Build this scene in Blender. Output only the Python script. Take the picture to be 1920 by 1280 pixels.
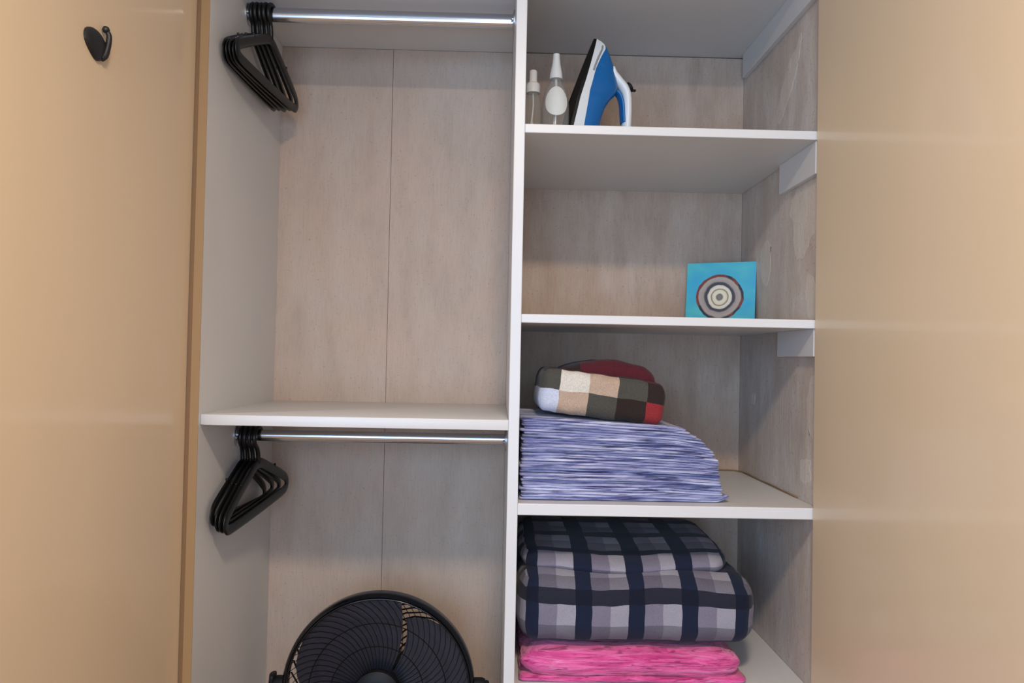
import bpy, bmesh, math, random
from mathutils import Vector, Matrix, noise
random.seed(7)
for o in list(bpy.data.objects): bpy.data.objects.remove(o)
S = bpy.context.scene
C = S.collection
H = 1.35                                   # lens height above the room floor; every z below is measured from the lens

# ------------------------------------------------------------------ camera
def cam_matrix(yaw, pitch, roll):
    cy, sy, cp, sp = math.cos(yaw), math.sin(yaw), math.cos(pitch), math.sin(pitch)
    f = Vector((sy*cp, cy*cp, sp)); r = Vector((cy, -sy, 0)); u = r.cross(f)
    c, s = math.cos(roll), math.sin(roll)
    rr = c*r + s*u; uu = -s*r + c*u
    m = Matrix((rr, uu, -f)).transposed().to_4x4()
    return Matrix.Translation((0, 0, H)) @ m
cd = bpy.data.cameras.new('camera'); cam = bpy.data.objects.new('camera', cd); C.objects.link(cam)
cd.sensor_width = 36; cd.lens = 1462.1/1920*36; cd.clip_start = 0.02
cam.matrix_world = cam_matrix(0.0188434, 0.0214817, 0.0196987)
S.camera = cam

# ------------------------------------------------------------------ light
w = bpy.data.worlds.new('sky'); S.world = w; w.use_nodes = True
bg = w.node_tree.nodes['Background']; bg.inputs[0].default_value = (0.55, 0.72, 1.0, 1); bg.inputs[1].default_value = 1.0
def area(name, loc, target, sx, sy, col, power):
    l = bpy.data.lights.new(name, 'AREA'); l.shape = 'RECTANGLE'; l.size = sx; l.size_y = sy; l.energy = power; l.color = col
    o = bpy.data.objects.new(name, l); C.objects.link(o); o.location = loc
    o.rotation_euler = (Vector(target)-Vector(loc)).to_track_quat('-Z', 'Y').to_euler(); return o
WIN = (-1.70, 0.50, -0.60, 0.70)            # window in the wall behind the camera: x0 x1 z0 z1
area('window_daylight', ((WIN[0]+WIN[1])/2, -1.36, H+(WIN[2]+WIN[3])/2), ((WIN[0]+WIN[1])/2, 2, H+(WIN[2]+WIN[3])/2-.2),
     WIN[1]-WIN[0], WIN[3]-WIN[2], (0.41, 0.66, 1.0), 62)
lp = bpy.data.lights.new('ceiling_light', 'AREA'); lp.shape = 'DISK'; lp.size = 0.26; lp.energy = 36; lp.color = (1.0, 0.82, 0.63)
lo = bpy.data.objects.new('ceiling_light', lp); C.objects.link(lo); lo.location = (0.10, 0.00, H+1.12)
S.view_settings.view_transform = 'Standard'; S.view_settings.look = 'None'; S.view_settings.gamma = 1
S.view_settings.use_curve_mapping = False; S.view_settings.exposure = 0.02

# ------------------------------------------------------------------ helpers
def lin(r, g, b):
    f = lambda c: (c/255/12.92) if c/255 <= .04045 else ((c/255+.055)/1.055)**2.4
    return (f(r), f(g), f(b), 1)
class MB:
    """collects geometry for one mesh"""
    def __init__(s): s.v = []; s.f = []; s.col = []
    def add(s, vs, fs):
        n = len(s.v); s.v += [tuple(v) for v in vs]; s.f += [tuple(i+n for i in f) for f in fs]; return s
    def box(s, x0, x1, y0, y1, z0, z1):
        vs = [(x, y, z) for z in (z0, z1) for y in (y0, y1) for x in (x0, x1)]
        return s.add(vs, [(0,2,3,1),(4,5,7,6),(0,1,5,4),(2,6,7,3),(0,4,6,2),(1,3,7,5)])
    def lathe(s, prof, n=32, at=(0,0,0), axis='Z'):
        vs = []; fs = []
        for r, h in prof:
            for k in range(n):
                a = 2*math.pi*k/n; p = (r*math.cos(a), r*math.sin(a), h)
                if axis == 'Y': p = (p[0], p[2], p[1])
                if axis == 'X': p = (p[2], p[0], p[1])
                vs.append((p[0]+at[0], p[1]+at[1], p[2]+at[2]))
        for i in range(len(prof)-1):
            for k in range(n):
                k2 = (k+1) % n; fs.append((i*n+k, i*n+k2, (i+1)*n+k2, (i+1)*n+k))
        ring_ = prof[0] == prof[-1]
        if not ring_ and prof[0][0] > 1e-5: fs.append(tuple(range(n-1, -1, -1)))
        if not ring_ and prof[-1][0] > 1e-5: fs.append(tuple(range((len(prof)-1)*n, len(prof)*n)))
        return s.add(vs, fs)
    def tube(s, pts, r, n=10, closed=False, rx=None, up=None, caps=True):
        """sweep an ellipse (r in the plane normal, rx along 'up') along pts; r may be a list"""
        pts = [Vector(p) for p in pts]; m = len(pts); vs = []; fs = []
        rs = r if isinstance(r, (list, tuple)) else [r]*m
        ref = Vector(up) if up else None; prev = None
        for i, p in enumerate(pts):
            if closed: t = pts[(i+1) % m]-pts[i-1]
            else: t = pts[min(i+1, m-1)]-pts[max(i-1, 0)]
            t.normalize()
            if ref is not None: b = (ref-t*ref.dot(t)).normalized()
            else:
                if prev is None: prev = Vector((0,0,1)) if abs(t.z) < .9 else Vector((1,0,0))
                b = (prev-t*prev.dot(t)).normalized(); prev = b
            c = t.cross(b); rb = (rx if rx else rs[i])
            for k in range(n):
                a = 2*math.pi*k/n; vs.append(p+b*rb*math.cos(a)+c*rs[i]*math.sin(a))
        for i in range(m if closed else m-1):
            j = (i+1) % m
            for k in range(n):
                k2 = (k+1) % n; fs.append((i*n+k, i*n+k2, j*n+k2, j*n+k))
        if caps and not closed:
            fs.append(tuple(range(n-1, -1, -1))); fs.append(tuple(range((m-1)*n, m*n)))
        return s.add(vs, fs)
    def loft(s, secs):
        n = len(secs[0]); vs = [p for q in secs for p in q]; fs = []
        for i in range(len(secs)-1):
            for k in range(n):
                k2 = (k+1) % n; fs.append((i*n+k, i*n+k2, (i+1)*n+k2, (i+1)*n+k))
        fs.append(tuple(range(n-1, -1, -1))); fs.append(tuple(range((len(secs)-1)*n, len(secs)*n)))
        return s.add(vs, fs)
    def build(s, name, mat, parent=None, smooth=False, bevel=0, seg=2, auto=None, loc=None):
        me = bpy.data.meshes.new(name); me.from_pydata(s.v, [], s.f)
        bm = bmesh.new(); bm.from_mesh(me); bmesh.ops.recalc_face_normals(bm, faces=bm.faces); 
        if bevel: bmesh.ops.bevel(bm, geom=list(bm.edges), offset=bevel, segments=seg, profile=.5, affect='EDGES')
        if auto is not None:
            for e in bm.edges:
                e.smooth = not (len(e.link_faces) == 2 and e.calc_face_angle(0) > auto)
        for f in bm.faces: f.smooth = smooth or auto is not None
        bm.to_mesh(me); bm.free()
        if s.col:
            a = me.attributes.new('tint', 'FLOAT_COLOR', 'FACE')
            for i, c in enumerate(s.col): a.data[i].color = c
        me.materials.append(mat)
        o = bpy.data.objects.new(name, me); C.objects.link(o)
        if parent: o.parent = parent
        if loc: o.location = loc
        return o
def box(name, x0, x1, y0, y1, z0, z1, mat, parent=None, bevel=.0012):
    return MB().box(x0, x1, y0, y1, z0, z1).build(name, mat, parent, bevel=bevel)
def empty(name, loc, rot=(0,0,0)):
    o = bpy.data.objects.new(name, None); C.objects.link(o); o.location = loc; o.rotation_euler = rot
    o.empty_display_size = .05; return o
def tag(o, label, cat, group=None):
    o['label'] = label; o['category'] = cat
    if group: o['group'] = group
    return o
def struct(o): o['kind'] = 'structure'; return o
def copy_tree(o, parent=None):
    c = o.copy(); C.objects.link(c); c.parent = parent
    for ch in list(o.children): copy_tree(ch, c)
    return c
def spline(pts, n=8):
    """Catmull-Rom through pts (tuples of any length)"""
    out = []; P = [pts[0]]+list(pts)+[pts[-1]]
    for i in range(1, len(P)-2):
        a, b, c, d = P[i-1:i+3]
        for k in range(n):
            t = k/n
            out.append(tuple(.5*(2*b[j]+(c[j]-a[j])*t+(2*a[j]-5*b[j]+4*c[j]-d[j])*t*t+(3*b[j]-a[j]-3*c[j]+d[j])*t**3) for j in range(len(a))))
    out.append(tuple(pts[-1])); return out
def interp(tab, x):
    for (x0, y0), (x1, y1) in zip(tab, tab[1:]):
        if x <= x1: return y0+(y1-y0)*max(0, min(1, (x-x0)/(x1-x0)))
    return tab[-1][1]

# ------------------------------------------------------------------ materials
def mat(name, col=(.8,.8,.8,1), rough=.5, metal=0, spec=.5):
    m = bpy.data.materials.new(name); m.use_nodes = True; b = m.node_tree.nodes['Principled BSDF']
    b.inputs['Base Color'].default_value = col; b.inputs['Roughness'].default_value = rough; b.inputs['Metallic'].default_value = metal
    b.inputs['Specular IOR Level'].default_value = spec
    return m
class NT:
    def __init__(s, m): s.m = m; s.t = m.node_tree; s.b = s.t.nodes['Principled BSDF']
    def n(s, typ, ins={}, **kw):
        x = s.t.nodes.new(typ)
        for k, v in kw.items(): setattr(x, k, v)
        for k, v in ins.items():
            if isinstance(v, bpy.types.NodeSocket): s.t.links.new(v, x.inputs[k])
            else: x.inputs[k].default_value = v
        return x
    def coords(s, scale=(1,1,1), kind='Object', loc=(0,0,0), rot=(0,0,0)):
        tc = s.n('ShaderNodeTexCoord'); return s.n('ShaderNodeMapping', {0: tc.outputs[kind], 'Location': loc, 'Rotation': rot, 'Scale': scale}).outputs[0]
    def noise(s, vec, scale, detail=4, rough=.55, dist=0):
        return s.n('ShaderNodeTexNoise', {'Vector': vec, 'Scale': scale, 'Detail': detail, 'Roughness': rough, 'Distortion': dist}).outputs['Fac']
    def ramp(s, fac, stops):
        r = s.n('ShaderNodeValToRGB', {0: fac}); e = r.color_ramp.elements
        while len(e) < len(stops): e.new(.5)
        for i, (p, c) in enumerate(stops): e[i].position = p; e[i].color = c if len(c) == 4 else (*c, 1)
        return r.outputs[0]
    def mix(s, fac, a, b, mode='MIX'):
        x = s.n('ShaderNodeMix', data_type='RGBA', blend_type=mode)
        for sock, v in ((x.inputs[0], fac), (x.inputs[6], a), (x.inputs[7], b)):
            if isinstance(v, bpy.types.NodeSocket): s.t.links.new(v, sock)
            else: sock.default_value = v
        return x.outputs[2]
    def math(s, op, a, b=0, c=0):
        x = s.n('ShaderNodeMath', operation=op)
        for i, v in enumerate((a, b, c)):
            if isinstance(v, bpy.types.NodeSocket): s.t.links.new(v, x.inputs[i])
            else: x.inputs[i].default_value = v
        return x.outputs[0]
    def out(s, name, v): s.t.links.new(v, s.b.inputs[name])
    def bump(s, h, strength, dist=.002):
        s.out('Normal', s.n('ShaderNodeBump', {'Height': h, 'Strength': strength, 'Distance': dist}).outputs[0])

def tan_laminate(name, c1, c2):
    m = mat(name, c1, .38, spec=.35); t = NT(m); v = t.coords((1, 1, .25)); t.b.inputs['Coat Weight'].default_value = .40; t.b.inputs['Coat Roughness'].default_value = .10
    n = t.noise(v, 3.0, 3); t.out('Base Color', t.ramp(n, [(.3, c1), (.7, c2)]))
    f = t.noise(t.coords((1,1,1)), 90, 2); t.bump(f, .02, .001); return m
M_TAN = tan_laminate('tan_laminate', lin(225,201,169), lin(221,197,165))
M_EDGE = mat('tan_edge_band', lin(160,128,88), .45); M_BROWN = mat('brown_gap_shade', lin(128,96,62), .6)
def white_board():
    m = mat('white_melamine', lin(226,224,222), .38); t = NT(m)
    n = t.noise(t.coords((1,1,1)), 3, 3); t.out('Base Color', t.ramp(n, [(.3, lin(210,208,206)), (.7, lin(216,214,212))])); return m
M_WHITE = white_board()
def rough_board(name, dark, mid, light, warm, stain):
    m = mat(name, mid, .75, spec=.25); t = NT(m)
    streak = t.noise(t.coords((4, 4, 1.1)), 3.2, 6, .62)
    cloud = t.noise(t.coords((1.2, 1.2, 1)), 4.2, 5, .6, .4)
    grain = t.noise(t.coords((60, 60, 5)), 4, 3)
    c = t.ramp(streak, [(.28, dark), (.5, mid), (.74, light)])
    c = t.mix(t.ramp(cloud, [(.38, (0,0,0)), (.68, (.75,.75,.75))]), c, warm)
    sp = t.noise(t.coords((1,1,1)), 160, 2, .6)
    c = t.mix(t.ramp(sp, [(.61, (0,0,0)), (.74, (.5,.5,.5))]), c, stain)
    c = t.mix(t.ramp(grain, [(.3, (.13,.13,.13)), (.55, (0,0,0))]), c, stain)
    t.out('Base Color', c); t.bump(t.noise(t.coords((4, 4, 1)), 30, 5), .25, .003); return m
M_BACK = rough_board('worn_back_board', lin(180,160,144), lin(193,173,156), lin(200,183,168), lin(202,175,155), lin(128,110,98))
M_BACK2 = rough_board('mottled_back_board', lin(166,144,127), lin(190,167,149), lin(204,186,171), lin(187,159,138), lin(112,94,82))  # warmer, slightly darker and blotchier tone for the right compartment's board
M_SIDE = rough_board('worn_side_wall', lin(180,164,152), lin(202,190,180), lin(222,214,206), lin(196,178,165), lin(130,114,104))
M_PEEL = rough_board('bare_plaster_patch', lin(200,187,175), lin(213,202,191), lin(224,216,207), lin(206,192,179), lin(146,131,119))
M_CHROME = mat('chrome_tube', lin(205,210,218), .16, 1.0)
M_STEEL = mat('screw_steel', lin(190,190,190), .35, 1.0)
M_BLACKP = mat('black_hanger_plastic', lin(13,14,13), .34, spec=.4)
M_BLACKG = mat('black_gloss_plastic', lin(14,15,19), .16, spec=.5)
M_BLACKM = mat('black_matte_plastic', lin(15,16,20), .55, spec=.3)
M_BLADE = mat('smoky_blade_plastic', lin(36,38,48), .25); M_RIB = mat('black_wire', lin(8,8,10), .6, spec=.12)
M_HOOK = mat('black_hook_metal', lin(24,23,25), .45)
M_SEAL = mat('brown_sealant', lin(140,112,80), .7)
M_WALL = mat('room_wall_paint', lin(226,206,180), .8)
M_CEIL = mat('ceiling_paint', lin(232,224,212), .9)
M_FRAMEW = mat('window_frame_white', lin(235,235,235), .5)
def floor_mat():
    m = mat('floor_wood', lin(150,115,85), .5); t = NT(m)
    n = t.noise(t.coords((12, 1, 1)), 4, 5); t.out('Base Color', t.ramp(n, [(.3, lin(128,95,68)), (.7, lin(168,132,100))])); return m
M_FLOOR = floor_mat()

# ------------------------------------------------------------------ the room
RX0, RX1, RY0, CE, FL = -2.00, 1.55, -1.40, 1.20, -H
T = .08
struct(box('floor', RX0, RX1, RY0, 2.30, H*0-0.08, 0, M_FLOOR, bevel=0))
struct(box('ceiling', RX0, RX1, RY0, 2.30, H+CE, H+CE+T, M_CEIL, bevel=0))
struct(box('wall_left', RX0-T, RX0, RY0-T, 1.65, 0, H+CE, M_WALL, bevel=0))
struct(box('wall_right', RX1, RX1+T, RY0-T, 1.65, 0, H+CE, M_WALL, bevel=0))
fr = MB().box(RX0, -.672, 1.66, 1.74, 0, H+CE).box(.700, RX1, 1.66, 1.74, 0, H+CE).box(-.672, .700, 1.66, 1.74, H+1.12, H+CE)
struct(fr.build('wall_front', M_WALL))
x0, x1, z0, z1 = WIN
rw = MB().box(RX0, x0, RY0-T, RY0, 0, H+CE).box(x1, RX1, RY0-T, RY0, 0, H+CE).box(x0, x1, RY0-T, RY0, 0, H+z0).box(x0, x1, RY0-T, RY0, H+z1, H+CE)
struct(rw.build('wall_rear', M_WALL))
wf = MB()
for a, b, c, d in ((x0, x0+.05, z0, z1), (x1-.05, x1, z0, z1), (x0, x1, z0, z0+.05), (x0, x1, z1-.05, z1), ((x0+x1)/2-.025, (x0+x1)/2+.025, z0, z1)):
    wf.box(a, b, RY0-.06, RY0-.02, H+c, H+d)
struct(wf.build('window_1', M_FRAMEW))

# rough back of the niche: boards butted with an open joint, and the rough wall on the right
YB, YF = 2.20, 1.65
wb = struct(box('wall_back', -.70, .80, 2.212, 2.30, 0, H+1.12, M_BACK, bevel=0))
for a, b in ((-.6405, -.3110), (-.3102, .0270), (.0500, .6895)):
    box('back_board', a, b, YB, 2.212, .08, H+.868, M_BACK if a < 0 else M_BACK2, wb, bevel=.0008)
ws = struct(box('wall_niche', .690, .78, 1.745, 2.212, 0, H+1.12, M_SIDE, bevel=0))
box('wall_edge', .690, .700, 1.655, 1.745, 0, H+1.12, M_SIDE, ws, bevel=0)

# patches where the surface has come off the side wall
def patch(pts, th=.0005):
    """pts in (y, z) on the wall x=.69"""
    pts = spline(pts+[pts[0]], 7)[:-1]
    m = MB(); n = len(pts); J = lambda i: .010*noise.noise((i*.31, pts[0][0]*9, 2))+.005*noise.noise((i*.9, pts[0][0]*9, 5))
    a = [(.690, y+J(i), z+H+J(i+50)) for i, (y, z) in enumerate(pts)]; b = [(.690-th, q[1], q[2]) for q in a]
    m.add(a+b, [tuple(range(n)), tuple(range(n, 2*n))]+[(i, (i+1) % n, n+(i+1) % n, n+i) for i in range(n)])
    o = m.build('peeled_patch', M_PEEL, ws); return o
patch([(1.78,.765),(1.79,.71),(1.83,.66),(1.90,.60),(1.93,.61),(1.90,.68),(1.84,.73)])
patch([(1.665,.40),(1.71,.408),(1.76,.405),(1.80,.40),(1.835,.37),(1.81,.31),(1.80,.25),(1.75,.245),(1.72,.27),(1.68,.30),(1.662,.34)])
patch([(1.67,.17),(1.72,.20),(1.735,.16),(1.72,.11),(1.67,.10)])
patch([(1.668,-.02),(1.70,-.03),(1.72,-.08),(1.715,-.14),(1.69,-.16),(1.668,-.12)])
patch([(1.70,-.21),(1.745,-.215),(1.75,-.26),(1.70,-.262)])
patch([(2.07,-.085),(2.09,-.08),(2.10,-.10),(2.08,-.115)])
patch([(1.96,.30),(2.02,.31),(2.04,.24),(2.00,.20),(1.97,.23)])

# ------------------------------------------------------------------ the wardrobe
wd = empty('wardrobe', (0, 1.93, 0))
tag(wd, 'built-in wardrobe with white shelves, divider and two tan doors standing open', 'wardrobe')
def wbox(name, x0, x1, y0, y1, z0, z1, m, bevel=.0012, parent=None):
    return MB().box(x0, x1, y0-1.93, y1-1.93, z0+H, z1+H).build(name, m, parent or wd, bevel=bevel)
BOT = -H+.08
sp_ = wbox('side_panel', -.6410, -.6235, 1.651, YB, BOT, 1.10, M_WHITE, .0008)
wbox('edge_band', -.6412, -.6233, 1.6495, 1.651, BOT, 1.10, M_EDGE, 0, sp_)
wbox('gap_shade_strip', -.6500, -.6412, 1.6500, 1.6600, BOT, 1.10, M_BROWN, 0)  # added brown filler, coloured as the shade in the gap beside the door
dv = wbox('divider', .0270, .0500, YF, YB, BOT, 1.10, M_WHITE, .0015)
wbox('plinth', -.641, .690, 1.70, 1.72, -H, BOT-.018, M_WHITE)
wbox('bottom_shelf', -.6235, .0270, YF, YB, BOT-.018, BOT, M_WHITE)
wbox('top_board', -.641, .690, YF, YB, 1.10, 1.118, M_WHITE)
wbox('shelf', -.6235, .0270, YF+.005, YB, .868, .888, M_WHITE)
wbox('shelf', .0500, .6895, YF+.005, YB, .870, .890, M_WHITE)
for zt, th in ((.500, .019), (.0945, .0185), (-.3055, .0245), (-.700, .020)):
    wbox('shelf', .0500, .6895, YF, YB, zt-th, zt, M_WHITE, .0015)
# left shelf: front corner rounded off where it meets the side panel
pts = [(-.6234, YB), (-.6234, YF+.012)]
for k in range(1, 9):
    a = math.pi/2*k/8; pts.append((-.6234+.060*(1-math.cos(a)), YF+.012-.012*math.sin(a)))
pts += [(.0269, YF), (.0269, YB)]
n = len(pts); m = MB()
m.add([(x, y-1.93, -.1525+H) for x, y in pts]+[(x, y-1.93, -.1305+H) for x, y in pts],
      [tuple(range(n)), tuple(range(n, 2*n))]+[(i, (i+1) % n, n+(i+1) % n, n+i) for i in range(n)])
m.build('shelf', M_WHITE, wd, bevel=.001, auto=.6)
# cleats screwed to the right wall under the shelves
wbox('cleat', .677, .690, 1.657, 2.172, .803, .870, M_WHITE)
wbox('cleat', .677, .690, 1.657, 1.874, .410, .481, M_WHITE)
wbox('cleat', .677, .690, 1.657, 1.874, .016, .076, M_WHITE)
# brown bead along the joint of the third shelf
bead = [(.10+.075*i, 2.1975, -.3035+H+.0008*math.sin(i*2.1)) for i in range(8)]+[(.672, 2.19, -.303+H)]
bead += [(.6885, 2.165-.05*i, -.303+H+.0010*math.sin(i*1.7)) for i in range(9)]
MB().tube([(x, y-1.93, z) for x, y, z in bead], .0018, 6).build('sealant_bead', M_SEAL, wd, smooth=True)
# clothes rods
def rod(z, y, rz, ry):
    m = MB(); secs = []
    for x in (-.620, -.300, .0, .0235):
        secs.append([(x, y-1.93+ry*math.cos(2*math.pi*k/24), z+H+rz*math.sin(2*math.pi*k/24)) for k in range(24)])
    r = m.loft(secs).build('clothes_rod', M_CHROME, wd, auto=.8)
    for sx, x in ((1, -.6235), (-1, .0270)):
        fl = MB().lathe([(.0, 0), (.027, 0), (.027, .003*sx), (.021, .004*sx), (.021, .005*sx), (.0, .005*sx)], 24, (x, y-1.93, z+H), 'X').build('rod_socket', M_STEEL, r, auto=.5)
        MB().lathe([(.0045, 0), (.0045, .0035*sx), (.003, .0050*sx), (0, .0052*sx)], 12, (x+.004*sx, y-1.93-.0235, z+H-.004), 'X').build('screw', M_STEEL, r, auto=.5)
rod(.827, 1.90, .0175, .0125)
rod(-.198, 1.90, .0135, .0110)
# doors, both swung open to a right angle
d = wbox('door', -.6680, -.6500, .985, 1.6492, BOT+.01, 1.095, M_TAN, .0015)
for zz in (-.95, .9): 
    MB().tube([(-.6455, 1.6465-1.93, zz+H-.03), (-.6455, 1.6465-1.93, zz+H+.03)], .004, 10).build('hinge', M_STEEL, d, smooth=True)
d = wbox('door', .6750, .6930, .955, 1.646, BOT+.01, 1.095, M_TAN, .0015)
for zz in (-.95, .9): 
    MB().tube([(.6840, 1.6495-1.93, zz+H-.03), (.6840, 1.6495-1.93, zz+H+.03)], .0035, 10).build('hinge', M_STEEL, d, smooth=True)

# ------------------------------------------------------------------ coat hook on the left door
hk = empty('coat_hook', (-.650, 1.242, H+.4875))
tag(hk, 'small black coat hook with a teardrop plate on the left tan door', 'hook')
m = MB(); secs = []
out = []
for k in range(28):
    a = 2*math.pi*k/28; r = .0300*(1+.0*math.cos(a)); y = r*math.cos(a)*1.10-.004*math.sin(a); z = r*math.sin(a)*.70
    if z < 0: z *= 1.10; y = (y-.006)*(1-.42*(abs(z)/.024)**2)+.006; z *= 1.12
    out.append((y, z))
for x, sc in ((0, 1), (.003, 1), (.0055, .93), (.008, .72), (.0092, .4)):
    secs.append([(x, y*sc, z*sc) for y, z in out])
m.loft(secs).build('plate', M_HOOK, hk, auto=.7)
arm = spline([(.003, .016, -.018), (.007, .020, -.012), (.009, .023, .000), (.010, .025, .012), (.010, .025, .023), (.007, .022, .030)], 8)
MB().tube(arm, [.0060-.0022*i/len(arm) for i in range(len(arm))], 12).build('arm', M_HOOK, hk, smooth=True)
MB().lathe([(0, -.006), (.0042, -.0042), (.006, 0), (.0042, .0042), (0, .006)], 16, (.0070, .021, .0305)).build('tip', M_HOOK, hk, smooth=True)

# ------------------------------------------------------------------ hangers
def make_hanger():
    h = empty('clothes_hanger', (0, 0, 0))
    body = [(0, -.004), (.020, -.008), (.060, -.026), (.120, -.054), (.158, -.073), (.176, -.084), (.184, -.097), (.178, -.109), (.164, -.1135), (.140, -.115), (.08, -.116), (0, -.1165)]
    body = spline(body, 5)
    loop = [(0, y, z) for y, z in body]+[(0, -y, z) for y, z in body[-2:0:-1]]
    MB().tube(loop, .0122, 12, closed=True, rx=.0032, up=(1,0,0)).build('frame', M_BLACKP, h, smooth=True)
    R_ = .0235; zc = .0595
    hp = [(0, 0, -.003), (0, -.001, .015), (0, -.005, .030)]
    hp += [(0, -R_*math.sin(a), zc-R_*math.cos(a)) for a in [math.radians(t) for t in range(30, 262, 14)]]
    MB().tube(spline(hp, 3), .0055, 8, rx=.0054, up=(1,0,0)).build('hook', M_BLACKP, h, smooth=True)
    # little notch studs on the shoulders
    for s in (-1, 1):
        MB().tube([(0, .100*s, -.0445), (0, .100*s, -.033), (0, .104*s, -.030)], .0030, 8).build('strap_notch', M_BLACKP, h, smooth=True)
    return h
hg = make_hanger(); first = True
def hang(x, y, zrod, rrod, yaw, pitch, label, group):
    global first
    h = hg if first else copy_tree(hg); first = False
    h.location = (x, y, H+zrod+rrod-.0595-.0235+.0055+.0003); h.rotation_euler = (math.radians(pitch), 0, math.radians(yaw))
    tag(h, label, 'hanger', group)
ORD = ['nearest the left side panel', 'second from the left side panel', 'third from the left side panel', 'fourth from the left side panel', 'farthest from the left side panel']
for i, (x, yw, pt) in enumerate(((-.6105, -1.2, 0), (-.6000, -2.3, .6), (-.5890, -3.3, -.5), (-.5780, -4.4, .8), (-.5670, -5.6, -.8))):
    hang(x, 1.90, .827, .0175, yw, pt, 'black plastic hanger on the upper chrome rod, '+ORD[i], 'black hangers on the upper rod')
ORD[3] = ORD[4]
for i, (x, yw, pt) in enumerate(((-.6090, -.8, -2), (-.5965, -2.2, 3), (-.5840, -3.8, 4), (-.5705, -5.4, 6))):
    hang(x, 1.90, -.198, .0135, yw, pt, 'black plastic hanger on the lower chrome rod, '+ORD[i], 'black hangers on the lower rod')

# ------------------------------------------------------------------ fan
fx, fy, fz, FR = -.270, 1.925, -.806, .231
fan = empty('fan', (fx, fy, BOT+H)); tag(fan, 'round black electric fan standing on the floor of the left compartment', 'fan')
zc = fz-BOT
def ring(r, y, t, n=96, nt=12, ty=None): 
    return [(r*math.cos(2*math.pi*k/n), y, zc+r*math.sin(2*math.pi*k/n)) for k in range(n)]
rim = MB().lathe([(FR-.010, -.026), (FR-.004, -.030), (FR, -.025), (FR+.001, -.012), (FR, .008), (FR-.006, .012), (FR-.010, .008), (FR-.009, -.010), (FR-.010, -.026)], 96, (0, 0, zc), 'Y').build('rim', M_BLACKG, fan, auto=.9)
MB().tube(ring(FR-.0115, -.0275, 0), .0022, 8, closed=True).build('rim_bead', M_BLACKG, rim, smooth=True)
front = MB(); NR = 66
def dome(r): return -.026-.022*(1-(r/FR)**2)
for k in range(NR):
    a0 = 2*math.pi*k/NR; pts = []
    for i in range(9):
        t = i/8; r = .052+(FR-.012-.052)*t; a = a0+.62*t*t-.15*t
        pts.append((r*math.cos(a), dome(r), zc+r*math.sin(a)))
    front.tube(pts, .0008, 5, caps=False, rx=.0020, up=(0,1,0))
for r in (.058, .112, .165): front.tube(ring(r, dome(r), 0), .0012, 6, closed=True)
front.build('front_grille', M_RIB, fan, smooth=True)
hub = MB().lathe([(.0, -.060), (.030, -.059), (.048, -.055), (.055, -.050), (.055, -.044), (0, -.044)], 48, (0, 0, zc), 'Y').build('grille_cap', M_BLACKM, fan, auto=.6)
rot = MB().lathe([(0, -.036), (.040, -.034), (.050, -.026), (.050, .018), (0, .018)], 40, (0, 0, zc), 'Y').build('rotor_hub', M_BLACKM, fan, auto=.6)
for b in range(3):
    vs = []; fs = []; nr, na = 12, 14
    for s_ in (0, 1):
        for i in range(nr+1):
            r = .045+(FR-.0125-.045)*i/nr
            for j in range(na+1):
                u = j/na; edge = 1-.20*max(0, 2*u-1)**3*(i/nr)
                span = math.radians(113)
                a = math.radians(120*b+113)+span*(u-.5)+.35*(i/nr)
                rr = r*edge
                vs.append((rr*math.cos(a), -.012+.030*(u-.5)*(.6+.4*i/nr)+.0022*s_, zc+rr*math.sin(a)))
    N = (nr+1)*(na+1)
    for s_ in (0, 1):
        for i in range(nr):
            for j in range(na):
                q = s_*N+i*(na+1)+j; fs.append((q, q+1, q+na+2, q+na+1))
    MB().add(vs, fs).build('blade', M_BLADE, fan, smooth=True)
back = MB()
for k in range(48):
    a0 = 2*math.pi*k/48; pts = []
    for i in range(8):
        t = i/7; r = .06+(FR-.010-.06)*t; a = a0-.9*t*t
        pts.append((r*math.cos(a), .072-.062*(r/FR)**2.5, zc+r*math.sin(a)))
    back.tube(pts, .0022, 5, caps=False)
for r in (.09, .15, .20): back.tube(ring(r, .075-.045*(r/FR)**2.5, 0), .0018, 6, closed=True)
back.build('rear_grille', M_BLACKM, fan, smooth=True)
MB().lathe([(0, .018), (.062, .020), (.066, .045), (.062, .10), (.045, .125), (0, .128)], 40, (0, 0, zc), 'Y').build('motor_housing', M_BLACKM, fan, auto=.6)
# yoke, pivots, post and base
for s in (-1, 1):
    pv = MB().lathe([(0, 0), (.020, 0), (.020, .020*s), (.017, .028*s), (0, .028*s)], 24, (s*(FR-.002), 0, zc+.004), 'X').build('pivot_knob', M_BLACKM, fan, auto=.6)
yk = spline([(-(FR+.028), 0, zc+.028), (-(FR+.027), 0, zc-.06), (-.20, 0, zc-.19), (-.10, 0, zc-.262), (0, 0, zc-.275), (.10, 0, zc-.262), (.20, 0, zc-.19), (FR+.027, 0, zc-.06), (FR+.028, 0, zc+.012)], 6)
MB().tube(yk, .008, 10, rx=.018, up=(0,1,0)).build('yoke', M_BLACKM, fan, smooth=True)
MB().lathe([(.032, .028), (.024, .06), (.022, zc-.27), (.0, zc-.265)], 28).build('post', M_BLACKM, fan, auto=.6)
MB().lathe([(0, 0), (.170, 0), (.172, .010), (.160, .020), (.060, .032), (.034, .040), (0, .042)], 56).build('base', M_BLACKM, fan, auto=.6)

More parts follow.
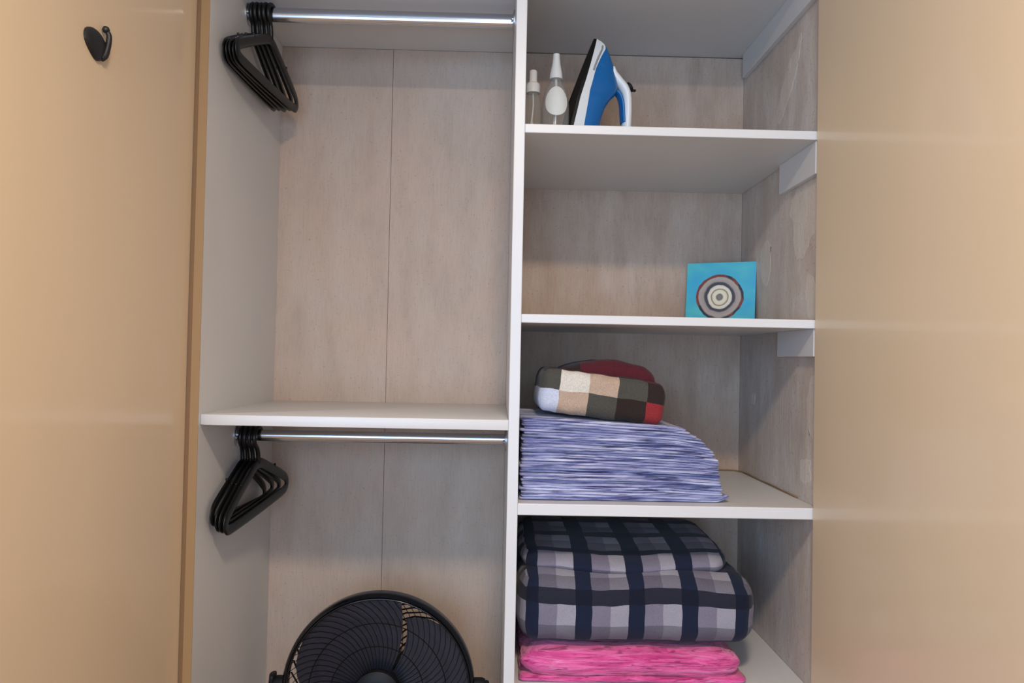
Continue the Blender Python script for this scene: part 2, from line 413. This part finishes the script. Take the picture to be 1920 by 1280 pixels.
# ------------------------------------------------------------------ textiles
def fabric(name, rough=.9, bump=.3, scale=700, tint=True, col=None):
    m = mat(name, col or (.5,.5,.5,1), rough, spec=.15); t = NT(m)
    t.b.inputs['Sheen Weight'].default_value = .08
    n = t.noise(t.coords((1,1,1)), scale, 2)
    if tint:
        at = t.n('ShaderNodeAttribute'); at.attribute_name = 'tint'
        t.out('Base Color', t.mix(t.ramp(n, [(.3, (.28,.28,.28)), (.7, (0,0,0))]), at.outputs['Color'], (0,0,0,1)))
    t.bump(n, bump, .0015); return m
M_CLOTH = fabric('woven_check_wool')
def soft_box(x0, x1, y0, y1, z0, z1, r, step, color=None, warp=None, mbx=None):
    """cushion-like box: six gridded faces rounded by radii r=(rx,ry,rz); color(u,v) with v running up the front and on over the top"""
    m = mbx or MB(); c = Vector(((x0+x1)/2, (y0+y1)/2, (z0+z1)/2)); h = Vector(((x1-x0)/2, (y1-y0)/2, (z1-z0)/2))
    N = [max(2, round(2*h[i]/step)) for i in range(3)]
    key = {}; base = len(m.v)
    def vert(p):
        k = (round(p.x, 5), round(p.y, 5), round(p.z, 5))
        if k in key: return key[k]
        q = p-c; inn = Vector([max(-(h[i]-r[i]), min(h[i]-r[i], q[i])) for i in range(3)])
        d = Vector([(q[i]-inn[i])/r[i] for i in range(3)])
        mx = max(abs(d.x), abs(d.y), abs(d.z))
        if mx > 1e-6: d = d*(mx/d.length)
        w_ = c+inn+Vector([d[i]*r[i] for i in range(3)])
        if warp: w_ = warp(w_)
        m.v.append(tuple(w_)); key[k] = len(m.v)-1; return key[k]
    for ax in range(3):
        a, b = [(1, 2), (0, 2), (0, 1)][ax]
        for sd in (-1, 1):
            for i in range(N[a]):
                for j in range(N[b]):
                    ids = []
                    for di, dj in ((0,0), (1,0), (1,1), (0,1)):
                        p = Vector((0,0,0)); p[ax] = c[ax]+sd*h[ax]
                        p[a] = c[a]-h[a]+2*h[a]*(i+di)/N[a]; p[b] = c[b]-h[b]+2*h[b]*(j+dj)/N[b]; ids.append(vert(p))
                    m.f.append(tuple(ids))
                    if color:
                        ua = c[a]-h[a]+2*h[a]*(i+.5)/N[a]; vb = c[b]-h[b]+2*h[b]*(j+.5)/N[b]
                        if ax == 1: u, v = ua-x0, vb-z0
                        elif ax == 2: u, v = ua-x0, ((z1-z0)+(vb-y0) if sd > 0 else -(vb-y0))
                        else: u, v = ((x1-x0)+(ua-y0) if sd > 0 else -(ua-y0)), vb-z0
                        m.col.append(color(u, v))
    return m
def wob(p, a, s, seed=0):
    return Vector((noise.noise(p*s+Vector((seed, 0, 0))), noise.noise(p*s+Vector((0, seed+7, 0))), noise.noise(p*s+Vector((0, 3, seed+19)))))*a

# pink blanket
def pink_mat():
    m = mat('pink_crinkled_cotton', lin(214,70,140), .8, spec=.2); t = NT(m); t.b.inputs['Sheen Weight'].default_value = .3
    n1 = t.noise(t.coords((1.6, 3, 15)), 6, 6, .64, 1.0); n2 = t.noise(t.coords((2.6, 9, 30)), 6, 4, .62, .8)
    c = t.ramp(n1, [(.30, lin(176,30,104)), (.48, lin(226,84,150)), (.62, lin(238,118,174)), (.75, lin(247,170,205))])
    c = t.mix(t.ramp(n2, [(.37, (.8,.8,.8)), (.47, (0,0,0))]), c, lin(138,12,78))
    t.out('Base Color', c); t.bump(t.math('ADD', n1, n2), .8, .006); return m
pk = empty('folded_blanket', (.31, 1.70, H-.700)); tag(pk, 'crinkled bright pink folded blanket under the navy checked one', 'blanket')
M_PINK = pink_mat()
def wp(seed, amp=.0035):
    def f(p):
        q = p+wob(Vector((p.x*.5, p.y, p.z*3)), amp, 22, seed)+wob(Vector((p.x*.35, p.y, p.z*4)), amp*.8, 60, seed+3)
        return q
    return f
soft_box(-.248, .250, .0, .40, .001, .014, (.02, .006, .006), .007, None, wp(4, .002)).build('lower_fold', M_PINK, pk, smooth=True)
soft_box(-.244, .236, -.006, .40, .010, .071, (.07, .028, .030), .006, None, wp(9)).build('upper_fold', M_PINK, pk, smooth=True)

# navy / grey checked blanket
NV, NV2, NT_ = lin(38,40,56), lin(30,36,52), lin(48,48,60)
G1, G2, G3 = lin(132,126,142), lin(168,164,174), lin(104,100,114)
def plaid(u, v, u0=.028, v0=.098):
    P = .1155; a = (u-u0) % P; b = (v-v0) % .130
    da = a < .036; db = b < .033
    if da and db: return lin(24,28,44)
    if da: return lin(29,36,58)
    if db: return lin(42,43,56)
    k = 0 if a < .076 else 1
    j = 0 if b < .083 else 1
    return [[lin(112,106,120), lin(140,136,146)], [lin(124,118,134), lin(158,154,164)]][1-j][k] if False else ([lin(128,122,138), lin(160,156,166)] if j else [lin(104,99,112), lin(122,118,128)])[k]
ck = empty('folded_blanket', (.31, 1.70, H-.628)); tag(ck, 'thick folded navy and grey checked blanket under the lowest visible shelf', 'blanket')
def w1(p):
    t = (p.x+.26)/.53
    z = p.z*(1-.10*max(0, t-.55)) + .004*math.sin(p.x*19)*max(0, p.z/.16)
    q = Vector((p.x+.004*noise.noise((p.y*9, p.z*9, 1)), p.y+.006*noise.noise((p.x*7, p.z*9, 4)), z))
    return q+wob(q, .002, 30, 2)
def pl1(u, v): return plaid(u, v, .009, .100)
soft_box(-.255, .277, -.010, .45, .001, .165, (.05, .085, .055), .005, pl1, w1).build('lower_fold', M_CLOTH, ck, smooth=True)
def w2(p):
    sag = -.012*math.exp(-((p.x+.02)/.13)**2)*max(0, 1-(p.y-.0)/.25)
    q = Vector((p.x-.10*max(0, .10-p.y)*max(0, p.x/.25), p.y-.022*math.exp(-((p.x+.03)/.12)**2)*max(0, 1-p.y/.3), p.z+sag+.012*(p.y/.4)))
    return q+wob(q, .0025, 22, 8)
def pl2(u, v): return plaid(u, v, .006, .075)
soft_box(-.250, .235, .048, .45, .140, .198, (.045, .120, .0285), .005, pl2, w2).build('upper_fold', M_CLOTH, ck, smooth=True)

# stack of blue and lavender linen
def linen_mat():
    m = mat('blue_striped_linen', lin(170,170,210), .85, spec=.15); t = NT(m); t.b.inputs['Sheen Weight'].default_value = .2
    n1 = t.noise(t.coords((1.9, 6, 34)), 4, 5, .62, .7); n2 = t.noise(t.coords((2.5, 5, 70)), 4, 4, .6, .5); n3 = t.noise(t.coords((3, 3, 3)), 3, 3)
    c = t.ramp(n1, [(.36, lin(52,52,104)), (.44, lin(128,128,172)), (.55, lin(176,176,206)), (.68, lin(224,225,240))])
    c = t.mix(t.ramp(n2, [(.39, (.9,.9,.9)), (.46, (0,0,0))]), c, lin(40,40,90))
    c = t.mix(t.ramp(n3, [(.4, (0,0,0)), (.7, (.3,.3,.3))]), c, lin(150,158,196))
    t.out('Base Color', c); t.bump(t.math('ADD', n1, n2), .7, .004); return m
M_LINEN = linen_mat()
ends = [.200, .186, .184, .182, .179, .168, .140]
zs = -.3050; total = .178; th = total/7
names = ['bottom', 'second from the bottom', 'third from the bottom', 'middle', 'third from the top', 'second from the top', 'top']
for i in range(7):
    e = empty('folded_sheet', (.31, 1.70, H+zs+.0005))
    tag(e, 'blue and lavender folded bed sheet, '+names[i]+' of the stack of seven', 'sheet', 'blue sheets stacked on the third shelf')
    nl = 4; lt = th/nl
    for k in range(nl):
        zz0 = i*th+k*lt; fr_ = random.uniform(-.008, .006); le = random.uniform(-.004, .006); re = ends[i]+((ends+[.092])[i+1]-ends[i])*k/nl+random.uniform(-.003, .002)
        if i == 0 and k < 2: re = .202-.004*k
        def wf_(p, i=i, k=k):
            t = max(0, (p.x+.256)/.46)
            z = p.z*(1-.13*t**1.3-.10*t**7)
            z += .0022*noise.noise((p.x*9, i*.7+k*.23, p.y*4))*(1 if i+k else .2)
            if i == 0 and k < 2 and p.x > .165: z += .010*((p.x-.165)/.035)**2*max(0, 1-p.y/.1)
            y = p.y+.0035*noise.noise((p.x*8, 3.1*i+k, 5))+.0015*noise.noise((p.x*45, 3.1*i+k, 2))
            return Vector((p.x, y, max(.0006, z)))
        soft_box(-.254+le, re, -.006+fr_, .32, zz0, zz0+lt*1.02, (.006, .0045, lt*.45), .0065 if True else .01, None, wf_).build('fold_layer', M_LINEN, e, smooth=True)

# patchwork check blanket on top of the sheets
CR, WB, TN, GG, DB, MR, RD = lin(220,213,200), lin(206,210,226), lin(190,165,144), lin(80,78,71), lin(50,39,37), lin(88,34,42), lin(146,48,52)
COLS = [.043, .107, .171, .236, .60]
def patchwork(u, v):
    k = next(i for i, c in enumerate(COLS) if u < c)
    if v < .050: return [WB, TN, GG, DB, RD][k]
    if v < .112: return [GG, CR, TN, GG, DB][k]
    if v < .176: return [DB, MR, MR, DB, MR][k]
    return [GG, DB, TN, GG, DB][k]
M_PATCH = fabric('patchwork_wool', .95, .5, 420)
pb = empty('folded_blanket', (.228, 1.70, H-.131)); tag(pb, 'small folded blanket in brown, cream and red squares on the blue sheets', 'blanket')
pb.rotation_euler = (0, math.radians(6.2), 0)
def w3(p):
    q = Vector((p.x, p.y+.004*math.sin(p.x*25), p.z+.004*noise.noise((p.x*14, p.y*8, 2))-.010*max(0, p.x/.14)**3*(p.z/.1)))
    return q+wob(q, .002, 40, 5)
soft_box(-.140, .138, -.006, .24, .003, .100, (.020, .024, .026), .0043, patchwork, w3).build('lower_fold', M_PATCH, pb, smooth=True)
def w4(p):
    q = Vector((p.x, p.y+.006*math.sin(p.x*16+1), p.z-.020*((p.x-.03)/.10)**2+.003*noise.noise((p.x*18, p.y*9, 4))))
    return q+wob(q, .002, 40, 11)
def topcol(u, v): return DB if u < .055+.2*max(0, .05-v) else MR
soft_box(-.110, .118, .018, .24, .080, .134, (.035, .035, .022), .005, topcol, w4).build('upper_fold', M_PATCH, pb, smooth=True)

# ------------------------------------------------------------------ painted canvas leaning in the corner of the second shelf
def canvas_mat():
    m = mat('painted_canvas', lin(60,170,190), .55); t = NT(m)
    co = t.n('ShaderNodeTexCoord').outputs['Object']; sx = t.n('ShaderNodeSeparateXYZ', {0: co})
    x, z = sx.outputs[0], sx.outputs[2]
    wobn = t.math('MULTIPLY', t.math('SUBTRACT', t.noise(t.coords((1,1,1)), 22, 3), .5), .012)
    dx = t.math('SUBTRACT', x, -.002); dz = t.math('SUBTRACT', z, .082)
    r = t.math('ADD', t.math('SQRT', t.math('ADD', t.math('MULTIPLY', dx, dx), t.math('MULTIPLY', dz, dz))), wobn)
    rr = t.math('DIVIDE', r, .08)
    rings = t.ramp(rr, [(0, lin(128,124,112)), (.10, lin(110,106,100)), (.14, lin(228,220,196)), (.24, lin(222,212,184)), (.28, lin(120,96,70)),
                        (.32, lin(226,218,196)), (.40, lin(216,208,190)), (.43, lin(40,44,66)), (.50, lin(60,58,70)), (.54, lin(156,146,140)),
                        (.66, lin(172,158,148)), (.69, lin(160,150,146)), (.72, lin(30,26,52)), (.775, lin(24,22,44))])
    r_ = [n for n in t.t.nodes if n.type == 'VALTORGB'][-1]; r_.color_ramp.interpolation = 'LINEAR'
    ang = t.math('ARCTAN2', dz, dx)
    redm = t.math('MULTIPLY', t.math('GREATER_THAN', t.noise(t.coords((1,1,1)), 16, 2), .54), t.math('GREATER_THAN', rr, .70))
    rings = t.mix(redm, rings, lin(120,44,36))
    teal = t.ramp(t.noise(t.coords((1, 1, 1.6), loc=(.3,0,.1)), 9, 3), [(.3, lin(78,190,196)), (.55, lin(52,172,200)), (.75, lin(34,160,210))])
    t.out('Base Color', t.mix(t.math('GREATER_THAN', rr, .785), rings, teal))
    t.bump(t.noise(t.coords((1,1,1)), 300, 2), .15, .001); return m
cv = empty('painted_canvas', (.6005, 2.098, H+.0952), (math.radians(-9), 0, 0))
cv.rotation_euler = Matrix.Rotation(math.radians(25.5), 3, 'Z').__matmul__(Matrix.Identity(3)).to_euler()
cv.rotation_euler = (math.radians(-8), 0, math.radians(-25.5)); 
tag(cv, 'small square teal painting with concentric rings leaning on the second shelf', 'painting')
M_CANVAS = canvas_mat()
MB().box(-.092, .092, -.008, -.0065, .0, .178).build('painted_face', M_CANVAS, cv, bevel=.0004)
MB().box(-.092, .092, -.0065, .008, .0, .178).build('stretcher', mat('canvas_edge_dark', lin(30,44,58), .7), cv, bevel=.001)

# ------------------------------------------------------------------ bottles
def plastic():
    m = bpy.data.materials.new('clear_plastic'); m.use_nodes = True; t = m.node_tree; t.nodes.clear()
    o = t.nodes.new('ShaderNodeOutputMaterial'); tr = t.nodes.new('ShaderNodeBsdfTransparent'); tr.inputs[0].default_value = (.93,.93,.92,1)
    pr = t.nodes.new('ShaderNodeBsdfPrincipled'); pr.inputs['Base Color'].default_value = lin(190,188,182); pr.inputs['Roughness'].default_value = .12
    mx = t.nodes.new('ShaderNodeMixShader'); lw = t.nodes.new('ShaderNodeLayerWeight'); lw.inputs[0].default_value = .28
    mp = t.nodes.new('ShaderNodeMapRange'); mp.inputs[3].default_value = .13; mp.inputs[4].default_value = .75
    t.links.new(lw.outputs['Facing'], mp.inputs[0]); t.links.new(mp.outputs[0], mx.inputs[0])
    t.links.new(tr.outputs[0], mx.inputs[1]); t.links.new(pr.outputs[0], mx.inputs[2]); t.links.new(mx.outputs[0], o.inputs[0]); return m
M_CLEAR = plastic(); M_CAP = mat('white_cap_plastic', lin(226,224,220), .4); M_LABEL = mat('white_paper_label', lin(222,220,210), .6)
ba = empty('bottle', (.128, 1.850, H+.5005)); tag(ba, 'larger clear plastic bottle with tall white nozzle cap beside the iron', 'bottle')
prof = [(0, 0), (.028, 0), (.0315, .004), (.0325, .030), (.0325, .095), (.031, .118), (.026, .138), (.018, .153), (.0125, .162), (.0115, .172)]
MB().lathe(prof, 40).build('body', M_CLEAR, ba, auto=.7)
MB().lathe([(.0155, .168), (.0155, .176), (.0135, .188), (.0100, .205), (.0082, .222), (.0080, .2285), (0, .229)], 32).build('nozzle_cap', M_CAP, ba, auto=.5)
m = MB(); NA, NB = 24, 8; vs = []; fs = []
for i in range(NB+1):
    for k in range(NA):
        a = 2*math.pi*k/NA; s_ = i/NB; th_ = .92*s_*math.cos(a); z = .108+.036*s_*math.sin(a)
        rad = interp([(0,.0325),(.095,.0325),(.118,.031),(.138,.026),(.153,.018)], z)+.0006
        vs.append((rad*math.sin(th_), -rad*math.cos(th_), z))
for i in range(NB):
    for k in range(NA): fs.append((i*NA+k, i*NA+(k+1) % NA, (i+1)*NA+(k+1) % NA, (i+1)*NA+k))
m.add(vs, fs).build('label', M_LABEL, ba, smooth=True)
MB().tube(spline([(0, 0, .170), (.001, 0, .12), (-.003, -.004, .06), (-.006, -.008, .004)], 6), .0036, 10).build('dip_tube', M_CAP, ba, smooth=True)
bb = empty('bottle', (.0735, 1.853, H+.5005)); tag(bb, 'smaller clear plastic bottle with stepped white cap against the divider', 'bottle')
MB().lathe([(0, 0), (.018, 0), (.0205, .004), (.0212, .03), (.0212, .10), (.019, .118), (.013, .130), (.0115, .140)], 36).build('body', M_CLEAR, bb, auto=.7)
MB().lathe([(.0168, .134), (.0168, .150), (.0155, .156), (.0105, .160), (.0095, .164), (.0092, .186), (.0080, .1885), (0, .189)], 32).build('cap', M_CAP, bb, auto=.5)
MB().tube(spline([(0, 0, .135), (.001, -.001, .10), (-.004, -.003, .05), (-.006, -.004, .004)], 6), .0022, 8).build('dip_tube', M_CAP, bb, smooth=True)

# ------------------------------------------------------------------ iron standing on its heel (local a = up, b = away from the soleplate, w = width)
ir = empty('steam_iron', (.164, 1.885, H+.5005), (0, 0, math.radians(10))); ir.scale = (1.05, 1.05, 1.055)
tag(ir, 'blue and white steam iron standing on its heel on the top shelf', 'iron')
M_BLUE = mat('iron_blue_plastic', lin(12,100,164), .28); M_WPL = mat('iron_white_plastic', lin(232,232,230), .3)
M_SOLE = mat('iron_black_soleplate', lin(12,10,10), .55, spec=.25); M_GREY = mat('iron_grey_plastic', lin(150,150,148), .4)
sole = [(.000, -.012), (.030, -.008), (.068, .0), (.117, .011), (.175, .030), (.215, .043), (.245, .053), (.272, .062)]
hw = [(.000, .045), (.03, .049), (.08, .052), (.12, .0515), (.16, .0465), (.20, .036), (.235, .0225), (.26, .0095), (.272, .002)]
white = [(.0, .016), (.069, .025), (.136, .036), (.19, .052), (.22, .066), (.248, .082), (.262, .078), (.272, .064)]
outer = [(.0, .070), (.04, .067), (.075, .071), (.105, .081), (.125, .093), (.140, .108), (.155, .114), (.17, .113), (.19, .108), (.21, .102), (.235, .094), (.25, .087), (.262, .079), (.272, .065)]
def slab(b0, b1, s0, s1, na=40, nround=6):
    """stack of sections along the thickness: from b0(a) to b1(a) with half-width factors"""
    A = [.272*i/na for i in range(na+1)]; m = MB(); secs = []
    for j in range(nround+1):
        t = j/nround; row = []
        sc = s0+(s1-s0)*t
        for a in A: row.append((interp(b0, a)+(interp(b1, a)-interp(b0, a))*t, -interp(hw, a)*sc, a))
        for a in reversed(A): row.append((interp(b0, a)+(interp(b1, a)-interp(b0, a))*t, interp(hw, a)*sc, a))
        secs.append(row)
    return m.loft(secs)
off = lambda tab, d: [(a, b+d) for a, b in tab]
slab(off(sole, -.006), off(sole, .001), .97, 1.0, nround=2).build('soleplate', M_SOLE, ir, auto=.6)
slab(off(sole, .001), white, 1.0, .90).build('skirt', M_WPL, ir, auto=.6)
# blue tank: cross sections up the iron
m = MB(); secs = []
for i in range(46):
    a = .004+(.266-.004)*i/45; b0 = interp(white, a)-.002; b1 = max(b0+.004, interp(outer, a)); h_ = interp(hw, a)*.89
    if a > .13 and a < .2: nar = .62
    else: nar = .8
    row = []
    for k in range(17):
        t = k/16*math.pi; cs = math.cos(t); sn = math.sin(t)
        row.append((b0+(b1-b0)*(sn**.7), -h_*math.copysign(abs(cs)**.55, cs)*(1-(1-nar)*sn), a))
    secs.append(row)
m.loft(secs).build('water_tank', M_BLUE, ir, auto=.7)
MB().tube(spline([(interp(sole, a)+(interp(white, a)-interp(sole, a))*.72, -interp(hw, a)*.935-.0006, a) for a in (.185, .20, .215, .23, .243, .252)], 3), .0022, 8).build('spray_stripe', M_GREY, ir, smooth=True)
hp = spline([(.101, 0, .206), (.106, 0, .192), (.119, 0, .176), (.131, 0, .163), (.138, 0, .146), (.140, 0, .120), (.1395, 0, .085), (.138, 0, .045), (.134, 0, .012)], 6)
nr_ = len(hp); rad = [.006+.0052*min(1, i/9) for i in range(nr_)]
MB().tube(hp, rad, 16, rx=.0175, up=(0,1,0)).build('handle', M_WPL, ir, smooth=True)
hin = spline([(.113, 0, .152), (.121, 0, .143), (.127, 0, .124), (.1290, 0, .100), (.131, 0, .080)], 6)
MB().tube(hin, .0055, 12, rx=.0150, up=(0,1,0)).build('handle_grip', M_BLUE, ir, smooth=True)
MB().box(.018, .144, -.042, .042, .0, .016).build('heel_rest', M_WPL, ir, bevel=.006, seg=3)
dl = MB().lathe([(0, 0), (.011, 0), (.012, .003), (.012, .008), (.010, .010), (0, .010)], 24, (0, 0, 0), 'X').build('steam_dial', M_BLACKM, ir, auto=.5, loc=(.140, 0, .163))
dl.rotation_euler = (0, math.radians(-35), 0)
MB().box(.0, .018, -.004, .004, -.003, .002).build('steam_lever', M_BLACKM, ir, bevel=.0015, loc=(.143, 0, .160))
MB().tube(spline([(.108, 0, .200), (.116, 0, .189), (.124, 0, .181)], 4), .0032, 8, rx=.008, up=(0,1,0)).build('spray_button', M_GREY, ir, smooth=True)
